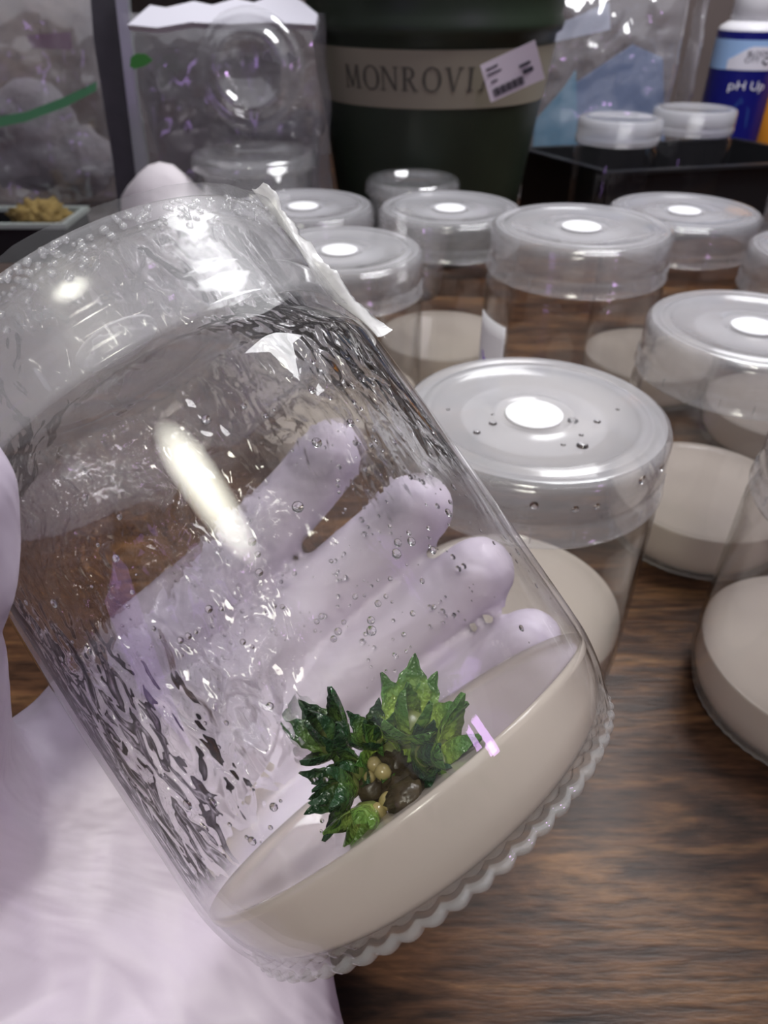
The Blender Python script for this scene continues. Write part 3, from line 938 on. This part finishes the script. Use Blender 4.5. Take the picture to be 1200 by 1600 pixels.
c_ = ontable(645, 278, .080); deli((c_.x, c_.y, 0), .0310, .076, 'small clear lidded cup standing in front of the green pot')
c_ = ontable(396, 236, .098); deli((c_.x, c_.y, 0), .0395, .094, 'larger clear lidded cup standing below the clear packet with white header')

# ------------------------------------------------------------------ bags
def pouch(name, u0, v0, u1, v1, Y, thick, amp, mat, parent, seed=0, nx=34, ny=34, lean=0.0):
    V, Fc = [], []
    P00, P11 = at(u0, v1, Y), at(u1, v0, Y)
    for s in (0, 1):
        for j in range(ny + 1):
            for i in range(nx + 1):
                a, b = i / nx * 2 - 1, j / ny * 2 - 1
                x = P00.x + (P11.x - P00.x) * i / nx
                z = P00.z + (P11.z - P00.z) * j / ny
                tk = thick * ((1 - a ** 4) * (1 - b ** 4)) ** .5
                fold = amp * (noise.noise(Vector((x * 28 + seed, z * 22, s * 5))) + .7 * abs(noise.noise(Vector((x * 60, z * 45 + seed, s * 3)))) + .35 * noise.noise(Vector((x * 130, z * 120, s + seed))))
                edge = ((1 - a ** 8) * (1 - b ** 8))
                y = Y + lean * (z) + (tk if s else -tk) * .5 + fold * edge * (1 if s else -1)
                V.append(Vector((x + .004 * noise.noise(Vector((z * 30, seed, 0))) * abs(a), y, z)))
    S = (nx + 1) * (ny + 1)
    q = lambda s, i, j: s * S + j * (nx + 1) + i
    for s in (0, 1):
        for j in range(ny):
            for i in range(nx): Fc.append((q(s, i, j), q(s, i + 1, j), q(s, i + 1, j + 1), q(s, i, j + 1)))
    for i in range(nx):
        for j in (0, ny): Fc.append((q(0, i, j), q(0, i + 1, j), q(1, i + 1, j), q(1, i, j)))
    for j in range(ny):
        for i in (0, nx): Fc.append((q(0, i, j), q(0, i, j + 1), q(1, i, j + 1), q(1, i, j)))
    loc = Vector(((P00.x + P11.x) / 2, Y, max(0, P00.z)))
    V = [v - (parent.location if parent else loc) for v in V]
    o = mkobj(name, fix_normals(mesh(name, V, Fc)), parent, mat)
    if not parent: o.location = loc
    return o
def tbl_v(Y): return 800 - F * ((CAM.z - 0) / 1) * 0 if False else None
def base_v(Y):                # picture row where the table lies at depth Y
    q = Vector((0, Y, 0.0012)) - CAM
    return 800 - F * (q.dot(UP) / q.dot(FW))
def bag(name, u0, v0, u1, Y, thick, amp, label, cat, seed=0, lean=0.0, nx=34, ny=40):
    P0 = at(u0, base_v(Y), Y); P1 = at(u1, base_v(Y), Y)
    e = empty(name, ((P0.x + P1.x) / 2, Y, 0), label, cat)
    pouch('film', u0, v0, u1, base_v(Y), Y, thick, amp, M['bag'], e, seed, nx, ny, lean)
    return e
def slab(name, pts, Y, th, mat, parent):       # flat shape from picture outline, th thick, at depth Y
    bm = bmesh.new()
    f = [bm.verts.new(at(u, v, Y) - parent.location) for (u, v) in pts]
    b = [bm.verts.new(at(u, v, Y) - parent.location + Vector((0, th, 0))) for (u, v) in pts]
    n = len(f)
    bm.faces.new(f); bm.faces.new(list(reversed(b)))
    for i in range(n): bm.faces.new((f[i], b[i], b[(i + 1) % n], f[(i + 1) % n]))
    return mkobj(name, from_bm(name, bm), parent, mat, False)
def clump(name, c, r, mat, parent, sq=(1, 1, 1), amp=.3, sub=3, sc=1.6):
    o = mkobj(name, blob(name, r, sub, amp, sc, sq), parent, mat)
    o.location = Vector(c) - (parent.location if parent else Vector())
    return o
# left: zip bag
M['mauve'] = principled('mauve_foil', (.20, .085, .16), .5, noise_amt=.3)
M['soil'] = principled('grey_mix', (.27, .25, .27), .9, noise_amt=.7, nscale=60, bump=.8, bscale=90, bdist=.004)
M['zipgreen'] = principled('zip_green', (.10, .30, .15), .5)
M['bark'] = principled('bark_brown', (.30, .235, .19), .85, noise_amt=.5, nscale=50, bump=.8, bscale=60, bdist=.005)
M['charcoal'] = principled('charcoal_card', (.075, .072, .085), .7, noise_amt=.3, nscale=60)
M['moss'] = principled('dry_moss', (.30, .21, .07), .9, noise_amt=.6, nscale=150, bump=.8, bscale=200)
BY = .69
zb = bag('zip_bag', -90, -20, 178, BY, .045, .010, 'crumpled clear zip bag with a green seal line at left edge', 'bag', 3)
pts = []
for (y0, y1) in ((0, 1),):
    slab('zip_seal', [(-60, 192), (40, 175), (100, 152), (150, 128), (150, 142), (100, 168), (40, 190), (-60, 210)], BY - .030, .0008, M['zipgreen'], zb)
clump('grey_contents', at(40, 215, BY + .004), .042, M['soil'], zb, (1.3, .32, 1.0))
clump('grey_contents', at(130, 250, BY + .002), .030, M['soil'], zb, (1.0, .4, .9))
slab('mauve_sheet', [(40, 55), (110, 50), (112, 78), (50, 75)], BY + .002, .001, M['mauve'], zb)
# bark slab behind
bk = empty('bark_board', (at(60, 0, .80).x, .80, 0), 'brown rough board leaning behind the zip bag', 'board')
slab('board', [(-300, base_v(.80)), (185, base_v(.80)), (185, -60), (-300, -60)], .80, .02, M['bark'], bk)
# charcoal strip and clear panel
gs = empty('charcoal_strip', (at(190, 100, .585).x, .585, 0), 'dark grey upright strip between the zip bag and clear panel edge', 'strip')
def to_tbl(lst, Y): return lst
bv = base_v(.585)
slab('strip', [(140, -20), (186, -20), (196, 120), (212, 280), (226, bv), (196, bv), (176, 250), (160, 150), (146, 60)], .585, .004, M['charcoal'], gs)
M['paneledge'] = translucent('pale_panel', (.62, .66, .66), .55, .12, .5)
pn = empty('acrylic_sheet', (at(210, 100, .575).x, .575, 0), 'pale greenish clear plastic panel seen edge-on beside the grey strip', 'panel')
bv = base_v(.575)
slab('panel_edge', [(178, -20), (198, -20), (212, 140), (236, 290), (246, bv), (222, bv), (214, 290), (196, 140)], .575, .006, M['paneledge'], pn)
# tray corner at far left
M['trayedge'] = principled('tray_pale', (.45, .50, .47), .35)
M['dark'] = principled('near_black', (.012, .012, .014), .45)
ty = .50
tl0 = ontable(-120, 352, .03); tl1 = ontable(110, 345, .03)
tr = empty('shallow_tray', ((tl0.x + tl1.x) / 2, tl0.y, 0), 'shallow dark tray with a pale rim at left edge under the zip bag', 'tray')
bm = bmesh.new(); Lx = (tl1.x - tl0.x)
box_bm(bm, (-Lx / 2, -.001, 0), (Lx / 2, .002, .028)); box_bm(bm, (-Lx / 2, .05, 0), (Lx / 2, .053, .028)); box_bm(bm, (-Lx / 2, .002, 0), (-Lx / 2 + .003, .05, .028)); box_bm(bm, (Lx / 2 - .003, .002, 0), (Lx / 2, .05, .028)); box_bm(bm, (-Lx / 2, -.001, 0), (Lx / 2, .053, .002))
mkobj('tray_body', from_bm('tray_body', bm), tr, M['dark'], False)
bm = bmesh.new()
for (a, b) in (((-Lx / 2 - .002, -.003), (Lx / 2 + .002, .002)), ((-Lx / 2 - .002, .05), (Lx / 2 + .002, .055)), ((-Lx / 2 - .002, .002), (-Lx / 2 + .003, .05)), ((Lx / 2 - .003, .002), (Lx / 2 + .002, .05))):
    box_bm(bm, (a[0], a[1], .028), (b[0], b[1], .0315))
mkobj('rim', from_bm('rim', bm), tr, M['trayedge'], False)
ms = clump('moss_tuft', (at(62, 322, tl0.y + .03).x, tl0.y + .028, .026), .022, M['moss'], None, (1.1, .7, .75), .5, 4, 4)
tag(ms, 'yellow-brown tuft of dry moss lying in the shallow tray', 'moss')

# clear packet with white header, cups inside
KY = .60
pk = bag('clear_packet', 238, 20, 508, KY, .03, .006, 'clear plastic packet with a white folded paper header', 'packet', 11)
M['header'] = principled('header_white', (.84, .83, .90), .7)
M['greypot'] = principled('grey_pot', (.20, .185, .165), .55, noise_amt=.1, nscale=30)
M['greycup'] = translucent('grey_cup', (.36, .36, .40), .75, .2, .4)
hd = slab('header', [(203, 38), (232, 8), (258, 12), (300, 2), (330, 8), (365, -2), (395, 4), (440, -12), (470, 2), (497, 22), (494, 38), (420, 34), (360, 37), (300, 34), (250, 42)], KY - .036, .005, M['header'], pk)
hc = at(350, 20, KY - .036) - pk.location
hd.matrix_local = Matrix.Translation(hc) @ Matrix.Rotation(math.radians(-42), 4, 'X') @ Matrix.Diagonal((1, 1, 1.35, 1)) @ Matrix.Translation(-hc)
def taper_pot(loc, r0, r1, h, mat, name, label, cat, grp=None):
    e = empty(name, loc, label, cat, grp)
    p = [(0, 0), (r0, 0), (r1, h - .012), (r1 + .003, h - .012), (r1 + .003, h), (r1 - .001, h), (r1 - .002, h - .01), (r0 - .002, .002), (0, .002)]
    mkobj('cup_body', fix_normals(lathe('cup_body', p, 72)), e, mat)
    return e
g1 = at(325, 100, .79)
taper_pot((g1.x, .79, 0), .052, .076, .205, M['greypot'], 'grey_pot', 'beige-grey tapered pot standing behind the clear packet', 'pot')
g2 = at(455, 200, .70 - .02)
taper_pot((at(440, 200, .64).x, .64, 0), .025, .031, .105, M['greycup'], 'grey_cup', 'grey translucent cup right of the larger lidded cup', 'cup')
# round blister with rings facing the viewer
rg = empty('round_dome', at(392, 112, KY - .045), 'clear round moulded dome with concentric rings inside the packet', 'dome')
dp = [(.036, 0), (.0335, .004), (.031, .0045), (.0285, .003), (.0245, .010), (.0215, .011), (.019, .0095), (.016, .006), (0, .006)]
dp2 = [(r, z - .0009) for r, z in reversed(dp)]
o = mkobj('moulded_rings', fix_normals(lathe('moulded_rings', dp + dp2[:], 64)), rg, M['clear_cup'])
o.rotation_euler = (math.radians(80), 0, 0)
# metal clips shining in the packet
M['foil'] = principled('shiny_foil', (.9, .9, .95), .12); M['foil'].node_tree.nodes['Principled BSDF'].inputs['Metallic'].default_value = .8
for (poly, lab) in (([(408, 92), (422, 72), (434, 74), (442, 86), (452, 80), (466, 92), (452, 100), (450, 106), (436, 98), (420, 96)], 'upper shiny crinkled foil bit showing in the clear packet'),
                    ([(400, 176), (404, 160), (416, 148), (416, 122), (424, 118), (426, 146), (438, 158), (432, 162), (420, 156), (424, 166), (412, 166), (408, 178)], 'lower fork-shaped shiny foil bit showing in the clear packet')):
    e = empty('foil_bit', at(poly[0][0], poly[0][1], KY - .05), lab, 'foil')
    slab('foil', poly, KY - .05, .002, M['foil'], e)
M['leafgreen'] = principled('tag_green', (.06, .27, .05), .5)
e = empty('green_tag', at(220, 95, KY - .04), 'bright green tag tip beside the clear panel edge', 'tag')
slab('tag', [(204, 90), (212, 84), (226, 84), (238, 94), (228, 102), (210, 108), (203, 104)], KY - .04, .0012, M['leafgreen'], e)
M['pinkwhite'] = principled('pink_white', (.70, .65, .67), .7, bump=.3, bscale=60, bdist=.003)
pb = clump('cloth_bundle', (at(256, 290, .52).x, .52, .046), .046, M['pinkwhite'], None, (.72, .6, 1.0), .12, 3, 1)
tag(pb, 'pale pinkish rounded cloth bundle behind the held jar lid', 'bundle')

# right: clear bag with blue packets
RY = .82
rb_ = bag('clear_bag', 806, -30, 1085, RY, .05, .011, 'large clear glossy bag with pale blue packets behind the black tray', 'bag', 23)
M['blue'] = principled('blue_pack', (.20, .42, .60), .6, noise_amt=.1)
M['blue2'] = principled('blue_grey_pack', (.22, .30, .50), .6, noise_amt=.1)
M['whitepack'] = principled('white_pack', (.62, .66, .80), .6)
bp = base_v(RY)
def packet(poly, Y, mat, lab):
    e = empty('packet', (at(poly[0][0], poly[0][1], Y).x, Y, 0), lab, 'packet', 'flat packets inside the clear bag')
    slab('packet_body', poly, Y, .004, mat, e)
packet([(826, bp), (836, 190), (880, 140), (900, 110), (906, bp)], RY + .0, M['blue'], 'light blue flat packet at left inside the clear bag')
packet([(898, bp), (900, 130), (990, 70), (1036, 90), (1040, bp)], RY + .006, M['blue2'], 'blue-grey flat packet in the middle of the clear bag')
packet([(832, 74), (870, 40), (952, 4), (954, 46), (900, 58)], RY - .004, M['whitepack'], 'pale white-blue flap near the top of the clear bag')
rb2 = bag('clear_bag', 1030, -30, 1112, .86, .03, .010, 'narrow crinkled clear bag beside the blue bottle', 'bag', 41, 0, 20, 40)
# black tray
c0 = ontable(805, 232, .060); c1 = ontable(950, 272, .060)
vx = Vector((1, -.02, 0)).normalized(); 
A0 = Vector((c1.x, c1.y, 0)); A1 = Vector((c0.x, c0.y, 0))
left_d = (A1 - A0); wy = left_d.length; ly = left_d.normalized()
fx = Vector((-ly.y, ly.x, 0)) * -1
if fx.x < 0: fx = -fx
fx = (ontable(1330, 252, .060) - c1); fx.z = 0; wx = fx.length; fx.normalize()
tray = empty('black_tray', (A0.x, A0.y, 0), 'deep black plastic tray holding two small jars', 'tray')
def quadprism(bm, P, z0, z1):
    lo = [bm.verts.new(Vector((p.x, p.y, z0))) for p in P]; hi = [bm.verts.new(Vector((p.x, p.y, z1))) for p in P]
    bm.faces.new(list(reversed(lo))); bm.faces.new(hi)
    for i in range(4): bm.faces.new((lo[i], lo[(i + 1) % 4], hi[(i + 1) % 4], hi[i]))
O = Vector((0, 0, 0))
def tp(a, b): return O + fx * a + ly * b
bm = bmesh.new()
wt = .002; ins = .006
quadprism(bm, [tp(ins, ins), tp(wx - ins, ins), tp(wx - ins, wy - ins), tp(ins, wy - ins)], 0, .002)
for (a0, b0, a1, b1) in ((ins, ins, wx - ins, ins + wt), (ins, wy - ins - wt, wx - ins, wy - ins), (ins, ins, ins + wt, wy - ins), (wx - ins - wt, ins, wx - ins, wy - ins)):
    quadprism(bm, [tp(a0, b0), tp(a1, b0), tp(a1, b1), tp(a0, b1)], 0, .058)
mkobj('tray_body', from_bm('tray_body', bm), tray, M['dark'], False)
bm = bmesh.new()
for (a0, b0, a1, b1) in ((0, 0, wx, ins + wt), (0, wy - ins - wt, wx, wy), (0, ins + wt, ins + wt, wy - ins - wt), (wx - ins - wt, ins + wt, wx, wy - ins - wt)):
    quadprism(bm, [tp(a0, b0), tp(a1, b0), tp(a1, b1), tp(a0, b1)], .058, .0612)
bmesh.ops.bevel(bm, geom=bm.edges[:], offset=.0006, segments=2, affect='EDGES')
mkobj('rim', from_bm('rim', bm), tray, M['dark'], False)
# two small jars in the tray
for (u, v, w_, lab) in ((970, 182, 130, 'small clear jar with grey lid in the black tray, left of its twin'), (1087, 168, 126, 'small clear jar with grey lid in the black tray, nearest the blue bottle')):
    D = F * .0690 / w_
    pt = dep(u, v, D)
    h = pt.z - .0025
    e = empty('small_jar', (pt.x, pt.y, .0025), lab, 'jar', 'small jars in the black tray')
    q = .0690 / .058
    gp = [(0, .001), (.026, 0), (.0285, .003), (.029, .008), (.029, h / q - .020), (.027, h / q - .016), (.027, h / q - .003), (.0255, h / q - .003), (.0255, h / q - .016), (.0275, h / q - .020), (.0275, .008), (.027, .004), (0, .003)]
    mkobj('glass_body', fix_normals(lathe('glass_body', [(a * q, b * q) for a, b in gp], 96)), e, M['wall_glass'])
    k = h / q
    lp = [(0, k - .001), (.0215, k - .001), (.0225, k), (.0275, k), (.0288, k - .001), (.029, k - .009), (.0284, k - .010), (.0292, k - .011), (.0292, k - .0155), (.0285, k - .0155), (.028, k - .003), (0, k - .002)]
    mkobj('lid', fix_normals(lathe('lid', [(a * q, b * q) for a, b in lp], 96)), e, M['lid'])
# blue bottle
BYB = .86
M['white'] = principled('white_plastic', (.80, .79, .82), .35)
M['navy'] = principled('navy_label', (.006, .008, .17), .35)
M['sky'] = principled('sky_label', (.34, .52, .82), .4)
M['lblwhite'] = principled('label_white', (.80, .78, .86), .45)
M['txtwhite'] = principled('text_white', (.85, .84, .92), .5)
M['txtdark'] = principled('text_dark', (.03, .03, .05), .5)
bl = at(1151, 150, BYB)
RB = .0325
bz = lambda v: at(1168, v, BYB - RB).z
bt = empty('blue_bottle', (bl.x, BYB, 0), 'navy blue bottle with white cap and pale label band at right edge', 'bottle')
zs_ = bz(48)
sp_ = [(0, 0), (RB - .002, 0), (RB, .003), (RB, zs_), (RB - .001, zs_ + .002), (RB - .007, zs_ + .006), (.018, zs_ + .009), (.018, zs_ + .016), (0, zs_ + .016)]
mkobj('bottle_body', fix_normals(lathe('bottle_body', sp_, 72)), bt, M['white'])
cz = bz(33)
cp_ = [(RB * .70, cz), (RB * .74, cz + .001), (RB * .72, cz + .030), (RB * .66, cz + .032), (0, cz + .032), (0, cz + .028), (RB * .62, cz + .028), (RB * .66, cz)]
mkobj('cap', fix_normals(lathe('cap', cp_, 60)), bt, M['white'])
def label_ring(name, v0, v1, mat, off, parent):
    z0, z1 = (bz(v0) if v0 else .004), bz(v1)
    return mkobj(name, fix_normals(lathe(name, [(RB + .0001, z0), (RB + off, z0), (RB + off, z1), (RB + .0001, z1)], 72, loop=True)), parent, mat, False)
lbn = label_ring('label', 0, 50, M['navy'], .0004, bt)
label_ring('label_band', 111, 63, M['sky'], .0006, lbn)
def bpoly(poly, mat, off, name, parent):
    R = RB + off
    P = []
    for (u, v) in poly:
        X = (u - 1168) / F * (at(1168, 90, BYB - RB) - CAM).dot(FW)
        P.append((X, bz(v)))
    V, Fc = [], []
    n = len(P)
    for o_ in (0, .0002):
        for (x, z) in P:
            a = -PI / 2 + math.asin(max(-.99, min(.99, x / R))); V.append(((R + o_) * math.cos(a), (R + o_) * math.sin(a), z))
    Fc = [[n + i for i in range(n)]] + [[i, (i + 1) % n, n + (i + 1) % n, n + i] for i in range(n)]
    return mkobj(name, mesh(name, V, Fc), parent, mat, False)
for k in range(10):            # white swoosh built in narrow strips so that it follows the curve
    a, b = 1126 + k * 7, 1133 + k * 7
    top = lambda u: 73 + max(0, (1150 - u)) * .9
    bpoly([(a, 110), (b, 110), (b, max(72, min(109, top(b)))), (a, max(72, min(109, top(a))))], M['lblwhite'], .0007, 'label_swoosh', lbn)
def text_on(s, u, v, px_h, mat, parent, name, sx=1.0):
    cu = bpy.data.curves.new(name, 'FONT'); cu.body = s; cu.size = 1; cu.align_x = 'LEFT'
    to = bpy.data.objects.new('tmp_text', cu); COL.objects.link(to)
    dg2 = bpy.context.evaluated_depsgraph_get()
    tm_ = bpy.data.meshes.new_from_object(to.evaluated_get(dg2))
    bpy.data.objects.remove(to)
    k = px_h / F * (at(1168, 90, BYB - RB) - CAM).dot(FW)
    X0 = (u - 1168) / F * (at(1168, 90, BYB - RB) - CAM).dot(FW); z0 = bz(v)
    for vv in tm_.vertices:
        x = X0 + vv.co.x * k * sx; z = z0 + vv.co.y * k; R = RB + .0011
        a = -PI / 2 + math.asin(max(-.99, min(.99, x / R)))
        vv.co = (R * math.cos(a), R * math.sin(a), z)
    tm_.name = name
    return mkobj(name, tm_, parent, mat, False)
text_on('BLOOM', 1147, 88, 10, M['txtdark'], lbn, 'lettering', 1.0)
text_on('CITY', 1145, 98, 10, M['txtdark'], lbn, 'lettering', 1.0)
bpoly([(1170, 96), (1178, 103), (1190, 95), (1178, 88)], M['txtdark'], .0010, 'leaf_emblem', lbn)
text_on('pH Up', 1132, 141, 18, M['txtwhite'], lbn, 'lettering', 1.12)
M['blue3'] = principled('mid_blue', (.02, .05, .24), .4)
bpoly([(1140, 178), (1154, 152), (1172, 172), (1174, 200), (1140, 200)], M['blue3'], .0006, 'label_shape', lbn)
# orange bottle
M['orange'] = principled('orange_plastic', (.72, .27, .02), .4)
M['mint'] = principled('mint_sticker', (.55, .68, .60), .5)
OB = .028; oy = .84
op = at(1232, 180, oy)
ob = empty('orange_bottle', (op.x, oy, 0), 'orange bottle with a round pale emblem cut by the right edge', 'bottle')
oz = at(1214, 128, oy - OB).z
pp = [(0, 0), (OB - .002, 0), (OB, .002), (OB, oz - .004), (OB - .004, oz), (.012, oz + .003), (.012, oz + .012), (0, oz + .012)]
mkobj('bottle_body', fix_normals(lathe('bottle_body', pp, 64)), ob, M['orange'])
pc_ = [(.0125, oz + .004), (.0145, oz + .004), (.014, oz + .018), (0, oz + .018)]
mkobj('cap', fix_normals(lathe('cap', pc_, 40)), ob, M['white'])
V = []; 
zc = at(1214, 203, oy - OB).z
for o_ in (0, .0003):
    for k in range(24):
        a = 2 * PI * k / 24; x = -.012 + .0085 * math.cos(a); z = zc + .0085 * math.sin(a); R = OB + .0002 + o_
        q = -PI / 2 + math.asin(max(-.99, min(.99, x / R))); V.append((R * math.cos(q), R * math.sin(q), z))
mkobj('round_emblem', mesh('round_emblem', V, [[24 + i for i in range(24)]] + [[i, (i + 1) % 24, 24 + (i + 1) % 24, 24 + i] for i in range(24)]), ob, M['mint'], False)
